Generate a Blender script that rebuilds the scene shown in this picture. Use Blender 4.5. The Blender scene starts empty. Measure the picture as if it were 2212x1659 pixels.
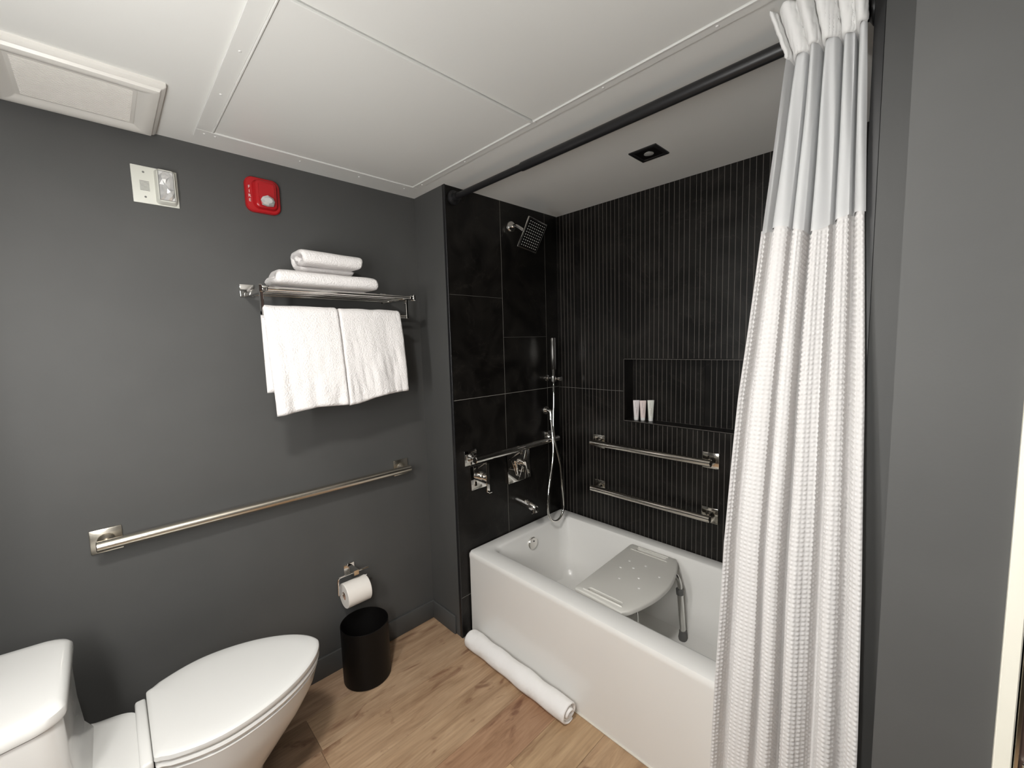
import bpy, bmesh, math, random
import numpy as np
from mathutils import Vector, Matrix
random.seed(7)
S = bpy.context.scene
COL = S.collection
PI = math.pi

# ------------------------------------------------------------------ camera
FPX = 904.4152
cam_d = bpy.data.cameras.new('camera')
cam_d.sensor_fit = 'HORIZONTAL'
cam_d.sensor_width = 36.0
cam_d.lens = FPX / 2212.0 * 36.0
cam_d.clip_start = 0.01
cam = bpy.data.objects.new('camera', cam_d)
COL.objects.link(cam)
R_ = Vector((0.69656108, 0.71696865, -0.0275429))
U_ = Vector((-0.04905664, 0.08588769, 0.99509635))
F_ = Vector((-0.71581849, 0.69179423, -0.09499809))
cam.matrix_world = Matrix((
    (R_.x, U_.x, -F_.x, 1.9163),
    (R_.y, U_.y, -F_.y, 0.0),
    (R_.z, U_.z, -F_.z, 1.5005),
    (0, 0, 0, 1)))
S.camera = cam

# ------------------------------------------------------------------ world, exposure
w = bpy.data.worlds.new('world'); S.world = w
w.use_nodes = True
w.node_tree.nodes['Background'].inputs[0].default_value = (0.8, 0.85, 0.9, 1)
w.node_tree.nodes['Background'].inputs[1].default_value = 0.0
S.view_settings.view_transform = 'Standard'
S.view_settings.look = 'None'
S.view_settings.gamma = 1.0
S.view_settings.use_curve_mapping = False
S.view_settings.exposure = 0.08
S.cycles.max_bounces = 10
S.cycles.diffuse_bounces = 6
S.cycles.glossy_bounces = 5
S.cycles.sample_clamp_indirect = 6.0
VANITY_STRENGTH = 64.0      # glowing diffuser of the vanity lamp on the wall behind the camera
VANITY_COLOR = (1.0, 0.99, 0.965, 1)
DOWN_STRENGTH = 260.0      # recessed ceiling downlight near the vanity
DOWN_COLOR = (1.0, 0.975, 0.93, 1)

# ------------------------------------------------------------------ room numbers (metres)
H = 2.249            # ceiling
YB = -0.36           # wall behind the toilet / vanity
Y1 = 1.197           # face of the alcove return walls
Y2 = 2.007           # tiled rear wall
YT = 1.252           # tub apron
XN = 0.26            # tiled end wall (shower head)
XE = 1.784           # other end of the alcove
ZR = 0.454           # tub rim
YW, XW = .95, 1.8597 # entry wall that juts forward at the right

# ------------------------------------------------------------------ materials
def mat(name, color, rough=0.5, metal=0.0, spec=0.5, coat=0.0):
    m = bpy.data.materials.new(name); m.use_nodes = True
    b = m.node_tree.nodes['Principled BSDF']
    b.inputs['Base Color'].default_value = (*color, 1)
    b.inputs['Roughness'].default_value = rough
    b.inputs['Metallic'].default_value = metal
    b.inputs['Specular IOR Level'].default_value = spec
    b.inputs['Coat Weight'].default_value = coat
    return m

def nd(m, t, **kw):
    n = m.node_tree.nodes.new(t)
    for k, v in kw.items():
        if k in n.inputs: n.inputs[k].default_value = v
        else: setattr(n, k, v)
    return n
def lk(m, a, b): m.node_tree.links.new(a, b)
def bsdf(m): return m.node_tree.nodes['Principled BSDF']

def add_bump(m, scale, strength, dist=0.002, detail=3.0, kind='NOISE', stretch=None):
    tc = nd(m, 'ShaderNodeTexCoord')
    src = tc.outputs['Object']
    if stretch:
        mp = nd(m, 'ShaderNodeMapping'); mp.inputs['Scale'].default_value = stretch
        lk(m, src, mp.inputs['Vector']); src = mp.outputs['Vector']
    if kind == 'NOISE':
        t = nd(m, 'ShaderNodeTexNoise'); t.inputs['Scale'].default_value = scale; t.inputs['Detail'].default_value = detail
        out = t.outputs['Fac']
    else:
        t = nd(m, 'ShaderNodeTexVoronoi'); t.inputs['Scale'].default_value = scale
        out = t.outputs['Distance']
    lk(m, src, t.inputs['Vector'])
    bp = nd(m, 'ShaderNodeBump'); bp.inputs['Strength'].default_value = strength; bp.inputs['Distance'].default_value = dist
    lk(m, out, bp.inputs['Height'])
    lk(m, bp.outputs['Normal'], bsdf(m).inputs['Normal'])
    return m

def add_var(m, c1, c2, scale, detail=4.0, lo=0.35, hi=0.65, stretch=None):
    tc = nd(m, 'ShaderNodeTexCoord'); src = tc.outputs['Object']
    if stretch:
        mp = nd(m, 'ShaderNodeMapping'); mp.inputs['Scale'].default_value = stretch
        lk(m, src, mp.inputs['Vector']); src = mp.outputs['Vector']
    t = nd(m, 'ShaderNodeTexNoise'); t.inputs['Scale'].default_value = scale; t.inputs['Detail'].default_value = detail
    lk(m, src, t.inputs['Vector'])
    r = nd(m, 'ShaderNodeValToRGB')
    r.color_ramp.elements[0].position = lo; r.color_ramp.elements[0].color = (*c1, 1)
    r.color_ramp.elements[1].position = hi; r.color_ramp.elements[1].color = (*c2, 1)
    lk(m, t.outputs['Fac'], r.inputs['Fac'])
    lk(m, r.outputs['Color'], bsdf(m).inputs['Base Color'])
    return m

M = {}
M['wall'] = add_bump(add_var(mat('grey_wall_paint', (.09, .089, .086), .58, spec=.32), (.073, .0730, .0715), (.080, .0798, .0780), 3.0), 150, .10, .0015, 3)
M['ceiling'] = add_bump(mat('white_ceiling_paint', (.755, .755, .73), .75, spec=.3), 170, .08, .001)
M['panel'] = mat('white_panel_enamel', (.745, .745, .72), .42)
M['fan_plastic'] = mat('white_fan_plastic', (.72, .70, .66), .4)
M['porcelain'] = mat('white_porcelain', (.72, .715, .695), .12, coat=.3)
M['seat_plastic'] = mat('white_seat_plastic', (.73, .725, .705), .22)
M['tub'] = mat('white_tub_enamel', (.82, .81, .785), .22, coat=.2)
M['chrome'] = mat('polished_chrome', (.87, .85, .82), .035, 1.0)
M['steel'] = add_bump(mat('brushed_steel', (.70, .65, .56), .27, 1.0), 60, .06, .001, 3, stretch=(8, 1, 40))
M['polished_steel'] = mat('polished_steel', (.80, .76, .69), .13, 1.0)
M['black_metal'] = mat('black_metal', (.012, .012, .013), .38)
M['black_plastic'] = mat('black_plastic', (.0045, .004, .0038), .45, spec=.22)
M['dark_hole'] = mat('dark_hole', (.008, .008, .008), .8)
M['tile'] = mat('black_marble_tile', (.012, .0108, .0095), .30, spec=.28)
M['groove'] = mat('grey_grout_and_glint', (.115, .105, .095), .55)  # groove grout, with the glints along groove edges put into its grey
M['grout'] = mat('grey_grout', (.26, .245, .22), .8)
M['terry'] = add_bump(mat('white_terry', (.80, .775, .765), .95, spec=.1), 170, .85, .005, 4)
M['linen'] = add_bump(mat('white_flat_towel', (.88, .865, .85), .9, spec=.15), 38, .55, .006, 4, stretch=(1.6, .8, .8))
M['paper'] = add_bump(mat('toilet_paper', (.84, .80, .75), .95, spec=.1), 150, .15, .001)
M['card'] = mat('cardboard', (.30, .19, .13), .9)
M['red'] = mat('red_plastic', (.42, .008, .012), .33)
M['plate_white'] = mat('off_white_plastic', (.66, .66, .60), .45)
M['slot_grey'] = mat('grey_slot', (.16, .16, .15), .6)
M['white_print'] = mat('white_print', (.75, .70, .68), .6)
M['bench'] = add_bump(mat('grey_white_bench_plastic', (.70, .685, .64), .42), 320, .25, .001, 2)
M['rubber'] = mat('grey_rubber', (.13, .13, .125), .6)
M['aluminium'] = mat('satin_aluminium', (.72, .72, .70), .22, 1.0)
M['cap_white'] = mat('white_cap_plastic', (.88, .87, .85), .35)
M['casing'] = mat('cream_door_casing', (.74, .72, .63), .45)
M['door_brown'] = mat('dark_brown_door', (.055, .034, .028), .4)
M['nozzle'] = mat('white_rubber_nozzle', (.55, .55, .52), .6)
M['caulk'] = mat('cream_caulk', (.70, .66, .58), .6)

# strobe lens: clear faceted plastic over a bright reflector
M['lens'] = mat('clear_strobe_lens', (.80, .80, .79), .12, .55)

def curtain_mat(name, col, trans, rough=.9):
    m = bpy.data.materials.new(name); m.use_nodes = True
    nt = m.node_tree; nt.nodes.clear()
    o = nt.nodes.new('ShaderNodeOutputMaterial'); a = nt.nodes.new('ShaderNodeBsdfDiffuse'); t = nt.nodes.new('ShaderNodeBsdfTranslucent')
    a.inputs[0].default_value = (*col, 1); t.inputs[0].default_value = (*col, 1)
    x = nt.nodes.new('ShaderNodeMixShader'); x.inputs[0].default_value = trans
    nt.links.new(a.outputs[0], x.inputs[1]); nt.links.new(t.outputs[0], x.inputs[2]); nt.links.new(x.outputs[0], o.inputs[0])
    return m
M['waffle'] = curtain_mat('white_waffle_cloth', (.85, .832, .822), .25)
M['sheer'] = curtain_mat('white_sheer_cloth', (.84, .845, .85), .40)
M['header'] = curtain_mat('white_header_cloth', (.86, .86, .85), .15)

# tile clouds and thin veins
def tile_nodes(m):
    tc = nd(m, 'ShaderNodeTexCoord')
    n1 = nd(m, 'ShaderNodeTexNoise'); n1.inputs['Scale'].default_value = 5.0; n1.inputs['Detail'].default_value = 7.0; n1.inputs['Distortion'].default_value = 1.2
    lk(m, tc.outputs['Object'], n1.inputs['Vector'])
    r = nd(m, 'ShaderNodeValToRGB')
    e = r.color_ramp.elements
    e[0].position = .40; e[0].color = (.0050, .0044, .0040, 1)
    e[1].position = .72; e[1].color = (.0150, .0135, .0118, 1)
    lk(m, n1.outputs['Fac'], r.inputs['Fac'])
    n2 = nd(m, 'ShaderNodeTexNoise'); n2.inputs['Scale'].default_value = 3.1; n2.inputs['Detail'].default_value = 9.0; n2.inputs['Distortion'].default_value = 2.2
    lk(m, tc.outputs['Object'], n2.inputs['Vector'])
    v = nd(m, 'ShaderNodeValToRGB'); e = v.color_ramp.elements
    e[0].position = .493; e[0].color = (0, 0, 0, 1); e[1].position = .507; e[1].color = (0, 0, 0, 1)
    c = v.color_ramp.elements.new(.5); c.color = (.35, .35, .35, 1)
    lk(m, n2.outputs['Fac'], v.inputs['Fac'])
    mx = nd(m, 'ShaderNodeMix'); mx.data_type = 'RGBA'
    mx.inputs[7].default_value = (.04, .036, .031, 1)
    lk(m, v.outputs['Color'], mx.inputs[0]); lk(m, r.outputs['Color'], mx.inputs[6])
    lk(m, mx.outputs[2], bsdf(m).inputs['Base Color'])
    rr = nd(m, 'ShaderNodeMapRange'); rr.inputs[3].default_value = .24; rr.inputs[4].default_value = .40
    lk(m, n1.outputs['Fac'], rr.inputs[0]); lk(m, rr.outputs[0], bsdf(m).inputs['Roughness'])
tile_nodes(M['tile'])

# wood planks: grain runs along y, tone and offset come from each plank object
def wood():
    m = mat('oak_plank', (.4, .26, .16), .42, spec=.35)
    tc = nd(m, 'ShaderNodeTexCoord')
    off = nd(m, 'ShaderNodeAttribute'); off.attribute_type = 'OBJECT'; off.attribute_name = 'grain_offset'
    tone = nd(m, 'ShaderNodeAttribute'); tone.attribute_type = 'OBJECT'; tone.attribute_name = 'tone'
    ad = nd(m, 'ShaderNodeVectorMath'); ad.operation = 'ADD'
    lk(m, tc.outputs['Object'], ad.inputs[0]); lk(m, off.outputs['Vector'], ad.inputs[1])
    mp = nd(m, 'ShaderNodeMapping'); mp.inputs['Scale'].default_value = (7.5, 1.3, 1)
    lk(m, ad.outputs[0], mp.inputs['Vector'])
    g = nd(m, 'ShaderNodeTexNoise'); g.inputs['Scale'].default_value = 2.6; g.inputs['Detail'].default_value = 9; g.inputs['Roughness'].default_value = .62; g.inputs['Distortion'].default_value = .9
    lk(m, mp.outputs[0], g.inputs['Vector'])
    r = nd(m, 'ShaderNodeValToRGB'); e = r.color_ramp.elements
    e[0].position = .30; e[0].color = (.30, .185, .110, 1)
    e[1].position = .66; e[1].color = (.50, .345, .220, 1)
    k = e.new(.47); k.color = (.42, .278, .172, 1)
    lk(m, g.outputs['Fac'], r.inputs['Fac'])
    # fine fibres
    mp2 = nd(m, 'ShaderNodeMapping'); mp2.inputs['Scale'].default_value = (130, 5, 1)
    lk(m, ad.outputs[0], mp2.inputs['Vector'])
    f = nd(m, 'ShaderNodeTexNoise'); f.inputs['Scale'].default_value = 1.0; f.inputs['Detail'].default_value = 4
    lk(m, mp2.outputs[0], f.inputs['Vector'])
    fr = nd(m, 'ShaderNodeMapRange'); fr.inputs[1].default_value = .3; fr.inputs[2].default_value = .7; fr.inputs[3].default_value = .86; fr.inputs[4].default_value = 1.08
    lk(m, f.outputs['Fac'], fr.inputs[0])
    # knots and reddish streaks
    mp3 = nd(m, 'ShaderNodeMapping'); mp3.inputs['Scale'].default_value = (9, 3.2, 1)
    lk(m, ad.outputs[0], mp3.inputs['Vector'])
    kn = nd(m, 'ShaderNodeTexNoise'); kn.inputs['Scale'].default_value = 1.3; kn.inputs['Detail'].default_value = 5; kn.inputs['Distortion'].default_value = 1.5
    lk(m, mp3.outputs[0], kn.inputs['Vector'])
    kr = nd(m, 'ShaderNodeMapRange'); kr.inputs[1].default_value = .60; kr.inputs[2].default_value = .70
    lk(m, kn.outputs['Fac'], kr.inputs[0])
    km = nd(m, 'ShaderNodeMath'); km.operation = 'MULTIPLY'; km.inputs[1].default_value = .75
    lk(m, kr.outputs[0], km.inputs[0])
    mk = nd(m, 'ShaderNodeMix'); mk.data_type = 'RGBA'; mk.inputs[7].default_value = (.19, .092, .055, 1)
    lk(m, km.outputs[0], mk.inputs[0]); lk(m, r.outputs['Color'], mk.inputs[6])
    m1 = nd(m, 'ShaderNodeVectorMath'); m1.operation = 'SCALE'
    lk(m, mk.outputs[2], m1.inputs[0]); lk(m, fr.outputs[0], m1.inputs['Scale'])
    m2 = nd(m, 'ShaderNodeVectorMath'); m2.operation = 'MULTIPLY'
    lk(m, m1.outputs[0], m2.inputs[0]); lk(m, tone.outputs['Color'], m2.inputs[1])
    lk(m, m2.outputs[0], bsdf(m).inputs['Base Color'])
    bp = nd(m, 'ShaderNodeBump'); bp.inputs['Strength'].default_value = .12; bp.inputs['Distance'].default_value = .001
    lk(m, f.outputs['Fac'], bp.inputs['Height']); lk(m, bp.outputs['Normal'], bsdf(m).inputs['Normal'])
    return m
M['wood'] = wood()

def emit(name, col, s):
    m = bpy.data.materials.new(name); m.use_nodes = True
    nt = m.node_tree; nt.nodes.clear()
    o = nt.nodes.new('ShaderNodeOutputMaterial'); e = nt.nodes.new('ShaderNodeEmission')
    e.inputs[0].default_value = col; e.inputs[1].default_value = s
    nt.links.new(e.outputs[0], o.inputs[0]); return m
M['down_glow'] = emit('down_glow', DOWN_COLOR, DOWN_STRENGTH)
M['lamp_glow'] = emit('lamp_glow', VANITY_COLOR, VANITY_STRENGTH)

# ------------------------------------------------------------------ object helpers
def link_mesh(name, me, m, parent=None, smooth=True):
    mats = m if isinstance(m, (list, tuple)) else [m]
    for k in mats: me.materials.append(M[k])
    o = bpy.data.objects.new(name, me); COL.objects.link(o)
    if parent:
        o.parent = parent
        mpi = Matrix.Identity(4); p = parent
        while p:
            mpi = mpi @ p_inv(p); break
        o.matrix_parent_inverse = mpi
    if smooth: shade(me)
    return o
WORLD = {}
def p_inv(p): return Matrix.Translation(-WORLD.get(p.name, Vector((0, 0, 0))))
def shade(me, ang=35):
    n = len(me.polygons)
    me.polygons.foreach_set('use_smooth', [True] * n)
    bm = bmesh.new(); bm.from_mesh(me)
    lim = math.radians(ang)
    for e in bm.edges:
        if len(e.link_faces) == 2:
            e.smooth = e.calc_face_angle(0) < lim
    bm.to_mesh(me); bm.free()
def done(name, bm, m, parent=None, smooth=True):
    bmesh.ops.recalc_face_normals(bm, faces=bm.faces[:])
    me = bpy.data.meshes.new(name); bm.to_mesh(me); bm.free()
    return link_mesh(name, me, m, parent, smooth)
def thing(name, label, cat, loc, group=None):
    o = bpy.data.objects.new(name, None); COL.objects.link(o)
    o.location = loc; o.empty_display_size = .05
    WORLD[o.name] = Vector(loc)
    return tag(o, label, cat, group)
def tag(o, label, cat, group=None):
    o['label'] = label; o['category'] = cat
    if group: o['group'] = group
    return o
def struct(o): o['kind'] = 'structure'; return o

def bx(bm, lo, hi, bev=0.0, seg=2):
    vs = [bm.verts.new((x, y, z)) for x in (lo[0], hi[0]) for y in (lo[1], hi[1]) for z in (lo[2], hi[2])]
    fs = [(0, 1, 3, 2), (4, 6, 7, 5), (0, 4, 5, 1), (2, 3, 7, 6), (0, 2, 6, 4), (1, 5, 7, 3)]
    F = [bm.faces.new([vs[i] for i in f]) for f in fs]
    if bev > 0:
        es = list({e for f in F for e in f.edges})
        bmesh.ops.bevel(bm, geom=es, offset=bev, segments=seg, affect='EDGES', profile=.5)
    return vs
def box_obj(name, lo, hi, m, parent=None, bev=0.0, seg=2):
    bm = bmesh.new(); bx(bm, lo, hi, bev, seg); return done(name, bm, m, parent)

def frame_at(t):
    t = Vector(t).normalized()
    a = Vector((0, 0, 1)) if abs(t.z) < .9 else Vector((1, 0, 0))
    u = t.cross(a).normalized(); v = t.cross(u).normalized()
    return u, v
def tube(bm, pts, rad, n=16, cap=True):
    pts = [Vector(p) for p in pts]
    R = rad if isinstance(rad, (list, tuple)) else [rad] * len(pts)
    rings = []; u = None
    for i, p in enumerate(pts):
        if i == 0: t = pts[1] - p
        elif i == len(pts) - 1: t = p - pts[i - 1]
        else: t = (pts[i + 1] - p).normalized() + (p - pts[i - 1]).normalized()
        t.normalize()
        if u is None: u, v = frame_at(t)
        else:
            u = (u - t * u.dot(t)).normalized(); v = t.cross(u)
        rings.append([bm.verts.new(p + (u * math.cos(2 * PI * k / n) + v * math.sin(2 * PI * k / n)) * R[i]) for k in range(n)])
    for a, b in zip(rings, rings[1:]):
        for k in range(n): bm.faces.new((a[k], a[(k + 1) % n], b[(k + 1) % n], b[k]))
    if cap:
        bm.faces.new(rings[0][::-1]); bm.faces.new(rings[-1])
def tube_obj(name, pts, rad, m, parent=None, n=16):
    bm = bmesh.new(); tube(bm, pts, rad, n); return done(name, bm, m, parent)
def spline(pts, n=8):
    P = [Vector(p) for p in pts]; out = []
    for i in range(len(P) - 1):
        p0 = P[max(i - 1, 0)]; p1 = P[i]; p2 = P[i + 1]; p3 = P[min(i + 2, len(P) - 1)]
        for k in range(n):
            t = k / n
            out.append(.5 * ((2 * p1) + (p2 - p0) * t + (2 * p0 - 5 * p1 + 4 * p2 - p3) * t * t + (3 * p1 - p0 - 3 * p2 + p3) * t ** 3))
    out.append(P[-1]); return out
def rr(x0, x1, y0, y1, r, z, n=6):
    """rounded rectangle ring in plan"""
    r = min(r, (x1 - x0) / 2 - 1e-4, (y1 - y0) / 2 - 1e-4)
    out = []
    for cx, cy, a0 in ((x1 - r, y1 - r, 0), (x0 + r, y1 - r, 90), (x0 + r, y0 + r, 180), (x1 - r, y0 + r, 270)):
        for k in range(n + 1):
            a = math.radians(a0 + 90 * k / n)
            out.append((cx + r * math.cos(a), cy + r * math.sin(a), z))
    return out
def loft(bm, rings, cap0=True, cap1=True):
    V = [[bm.verts.new(p) for p in r] for r in rings]
    n = len(V[0])
    for a, b in zip(V, V[1:]):
        for k in range(n): bm.faces.new((a[k], a[(k + 1) % n], b[(k + 1) % n], b[k]))
    if cap0: bm.faces.new(V[0][::-1])
    if cap1: bm.faces.new(V[-1])
    return V
def grid_mesh(name, P, closed_u=False):
    nu, nv = P.shape[:2]
    idx = np.arange(nu * nv).reshape(nu, nv)
    if closed_u: a = idx; b = np.roll(idx, -1, 0)
    else: a = idx[:-1]; b = idx[1:]
    f = np.stack([a[:, :-1], b[:, :-1], b[:, 1:], a[:, 1:]], -1).reshape(-1, 4)
    me = bpy.data.meshes.new(name)
    me.vertices.add(nu * nv); me.vertices.foreach_set('co', P.reshape(-1).astype(np.float32))
    me.loops.add(f.size); me.loops.foreach_set('vertex_index', f.reshape(-1).astype(np.int32))
    me.polygons.add(len(f)); me.polygons.foreach_set('loop_start', (np.arange(len(f)) * 4).astype(np.int32))
    me.polygons.foreach_set('use_smooth', np.ones(len(f), bool))
    me.update(calc_edges=True); me.validate()
    return me
def normals(P):
    du = np.gradient(P, axis=0); dv = np.gradient(P, axis=1)
    N = np.cross(du, dv); N /= np.linalg.norm(N, axis=-1, keepdims=True) + 1e-12
    return N
def thick_mesh(name, P, T):
    """closed cushion-like sheet: P centre grid, T thickness grid (tapers at borders)"""
    N = normals(P)
    A = P + N * T[..., None] / 2; B = P - N * T[..., None] / 2
    nu, nv = P.shape[:2]
    V = np.concatenate([A.reshape(-1, 3), B.reshape(-1, 3)])
    idx = np.arange(nu * nv).reshape(nu, nv); off = nu * nv
    q = np.stack([idx[:-1, :-1], idx[1:, :-1], idx[1:, 1:], idx[:-1, 1:]], -1).reshape(-1, 4)
    F = [q, q[:, ::-1] + off]
    def side(line, flip):
        s = np.stack([line[:-1], line[1:], line[1:] + off, line[:-1] + off], -1)
        F.append(s[:, ::-1] if flip else s)
    side(idx[0], False); side(idx[-1], True); side(idx[:, 0], True); side(idx[:, -1], False)
    F = np.concatenate(F)
    me = bpy.data.meshes.new(name)
    me.from_pydata(V.tolist(), [], F.tolist())
    me.polygons.foreach_set('use_smooth', [True] * len(me.polygons))
    return me
def edge_taper(nu, nv, du, dv, wu, wv, p=.5):
    """1 in the middle, ~0 at borders; du,dv sample spacing in m, wu,wv rounding width"""
    iu = np.minimum(np.arange(nu), np.arange(nu)[::-1]) * du / wu
    iv = np.minimum(np.arange(nv), np.arange(nv)[::-1]) * dv / wv
    f = lambda d: np.sqrt(np.clip(1 - (1 - np.clip(d, 0, 1)) ** 2, 0.004, 1))
    return f(iu)[:, None] * f(iv)[None, :]
RN = np.random.RandomState(3)
def wobble(X, Y, seed, f=1.0, n=7):
    r = np.random.RandomState(seed); o = np.zeros(np.broadcast(X, Y).shape)
    for k in range(n):
        a = r.rand() * 2 * PI; q = f * (1 + 1.6 * r.rand() * k / 2)
        o = o + np.sin(q * (X * math.cos(a) + Y * math.sin(a)) + r.rand() * 6.28) / (1 + .5 * k)
    return o / 3

# ------------------------------------------------------------------ shell of the room
def wall(name, lo, hi, m='wall'): return struct(box_obj(name, lo, hi, m))
floor_slab = struct(box_obj('floor', (-.12, YB - .12, -.06), (2.95, 2.2, -.004), 'grout'))
ceiling = wall('ceiling', (-.12, YB - .12, H), (2.95, 2.25, H + .08), 'ceiling')
wall_left = wall('wall_left', (-.12, YB - .12, 0), (0, Y1, H))
wall('wall_behind', (0, YB - .12, 0), (2.85, YB, H))
wall('wall_hall', (2.75, YB, 0), (2.85, YW, H))
wall_end = wall('wall_shower_end', (-.12, Y1, 0), (XN - .010, 2.2, H))
wall_far = wall('wall_alcove_end', (XE + .010, Y1, 0), (XW, 2.2, H))
wall('wall_entry', (XW, YW, 0), (2.0005, 2.2, H))
wall('wall_over_door', (2.0005, YW + .03, 0), (2.75, YW + .10, H))

NX0, NX1, NZ0, NZ1, ND = .714, 1.42, 1.070, 1.402, .092     # niche in the rear wall
bm = bmesh.new()
yb0, yb1 = Y2 + .010, Y2 + .19
bx(bm, (XN - .010, yb0, 0), (NX0 - .008, yb1, H)); bx(bm, (NX1 + .008, yb0, 0), (XE + .010, yb1, H))
bx(bm, (NX0 - .008, yb0, 0), (NX1 + .008, yb1, NZ0 - .008)); bx(bm, (NX0 - .008, yb0, NZ1 + .008), (NX1 + .008, yb1, H))
bx(bm, (NX0 - .008, Y2 + ND + .008, NZ0 - .008), (NX1 + .008, yb1, NZ1 + .008))
wall_rear = struct(done('wall_rear', bm, 'grout', None, False))

# floor planks (parts of the floor)
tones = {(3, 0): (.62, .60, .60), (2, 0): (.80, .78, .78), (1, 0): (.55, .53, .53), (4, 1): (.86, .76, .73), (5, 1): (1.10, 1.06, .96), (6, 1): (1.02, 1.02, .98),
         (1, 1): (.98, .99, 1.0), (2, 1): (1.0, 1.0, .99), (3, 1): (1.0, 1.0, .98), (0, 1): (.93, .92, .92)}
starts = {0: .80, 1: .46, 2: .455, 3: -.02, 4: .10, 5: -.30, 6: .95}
for c in range(0, 16):
    x0, x1 = c * .18, c * .18 + .18
    y = starts.get(c, random.uniform(-.2, .8)) - 1.22
    r = 0
    while y < Y1 + .08:
        a, b = max(y, YB), min(y + 1.22, 1.262 if x0 >= .24 else Y1 + .005)
        if b - a > .02 and not (x0 > 2.75):
            bm = bmesh.new()
            bx(bm, (x0 + .0004, a + .0004, -.006), (min(x1, 2.75) - .0004, b - .0004, 0), .0008, 1)
            p = done('plank', bm, 'wood', floor_slab)
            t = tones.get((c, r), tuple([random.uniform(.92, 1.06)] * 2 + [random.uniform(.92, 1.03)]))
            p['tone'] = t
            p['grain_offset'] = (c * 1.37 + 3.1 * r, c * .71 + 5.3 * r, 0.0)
        y += 1.22; r += 1

# baseboards
def baseboard(name, prof_dir, a, b):
    bm = bmesh.new()
    if prof_dir == 'x':
        bx(bm, (0, a, 0), (.012, b, .100), .005, 2)
    else:
        bx(bm, (a, Y1 - .012, 0), (b, Y1, .100), .005, 2)
    return struct(done(name, bm, 'wall'))
baseboard('baseboard_left', 'x', YB, Y1)
baseboard('baseboard_return', 'y', .012, .212)

# ------------------------------------------------------------------ tiles
def plain_tile(axis, u0, u1, z0, z1, parent, face, g=.0014, th=.010):
    """tile on a wall: axis 'x' -> lies in a plane x=face, u=y; axis 'y' -> plane y=face, u=x; th signed towards the wall"""
    bm = bmesh.new()
    if axis == 'x':
        lo, hi = sorted((face, face - th))
        g0 = .0005 if z0 in (1.7452, 1.5382) else g; g1 = .0005 if z1 in (1.7452, 1.5382) else g
        bx(bm, (lo, u0 + g, z0 + g0), (hi, u1 - g, z1 - g1), .0004, 1)
    else:
        lo, hi = sorted((face, face + th)); bx(bm, (u0 + g, lo, z0 + g), (u1 - g, hi, z1 - g), .0008, 1)
    return done('tile', bm, 'tile', parent)
# grout bed behind the plain tiles of the end wall
box_obj('grout_bed', (XN - .0105, Y1 + .004, 0), (XN - .0012, Y2, H), 'grout', wall_end)
cols_end = [(Y1 + .004, 1.547, (0, .213, 1.232, 1.7452, H)), (1.547, 1.897, (ZR - .02, 1.232, 1.5382, H)), (1.897, Y2, (ZR - .02, 1.232, H))]
FAINT = (1.7452, 1.5382)
for a, b, zs in cols_end:
    for z0, z1 in zip(zs, zs[1:]):
        plain_tile('x', a, b, z0, z1, wall_end, XN)
box_obj('grout_bed', (XE + .0022, Y1 + .004, 0), (XE + .0105, Y2, H), 'grout', wall_far)
for a, b in ((Y1 + .004, 1.547), (1.547, 1.897), (1.897, Y2)):
    for z0, z1 in ((0 if a < 1.3 else ZR - .02, 1.232), (1.232, H)):
        plain_tile('x', a, b, z0, z1, wall_far, XE, th=-.010)
# black metal edge profiles at both alcove openings
struct(box_obj('trim_1', (XN - .016, Y1 - .0015, 0), (XN + .002, Y1 + .0045, H), 'black_metal', None, .0008, 1))
struct(box_obj('trim_2', (XE - .002, Y1 - .0015, 0), (XE + .016, Y1 + .0045, H), 'black_metal', None, .0008, 1))

def fluted_tile(x0, x1, z0, z1, parent, y=Y2, g=.0010, pitch=.0250, phase=None, gw=.0030, gd=.0035, th=.010):
    """tile with vertical flutes: profile in x extruded in z; groove faces get the grout-and-glint grey"""
    a, b = x0 + g, x1 - g
    prof = [(a, y)]; mats = []
    k0 = math.ceil((a - XN + .004) / pitch)
    k = k0
    while True:
        gx = XN + k * pitch
        if gx > b - .004: break
        if gx > a + .004:
            prof += [(gx - gw / 2, y), (gx - gw * .36, y + gd * .55), (gx + gw * .36, y + gd * .55), (gx + gw / 2, y)]; mats += [0, 1, 1, 1]
        k += 1
    prof += [(b, y)]; mats += [0]
    bm = bmesh.new()
    v0 = [bm.verts.new((px, py, z0 + g)) for px, py in prof]
    v1 = [bm.verts.new((px, py, z1 - g)) for px, py in prof]
    for i in range(len(prof) - 1):
        f = bm.faces.new((v0[i], v0[i + 1], v1[i + 1], v1[i])); f.material_index = mats[i]
    c0 = [bm.verts.new((px, y + th, z0 + g)) for px in (a, b)]
    c1 = [bm.verts.new((px, y + th, z1 - g)) for px in (a, b)]
    bm.faces.new((v0[0], v1[0], c1[0], c0[0])); bm.faces.new((v0[-1], c0[1], c1[1], v1[-1]))
    bm.faces.new(v0[::-1] + [c0[0], c0[1]]); bm.faces.new(v1 + [c1[1], c1[0]])
    bm.faces.new((c0[0], c1[0], c1[1], c0[1]))
    return done('tile', bm, ['tile', 'groove'], parent, False)
xs = [XN, .410, .735, 1.089, 1.440, XE]
ZM = 1.229
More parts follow.
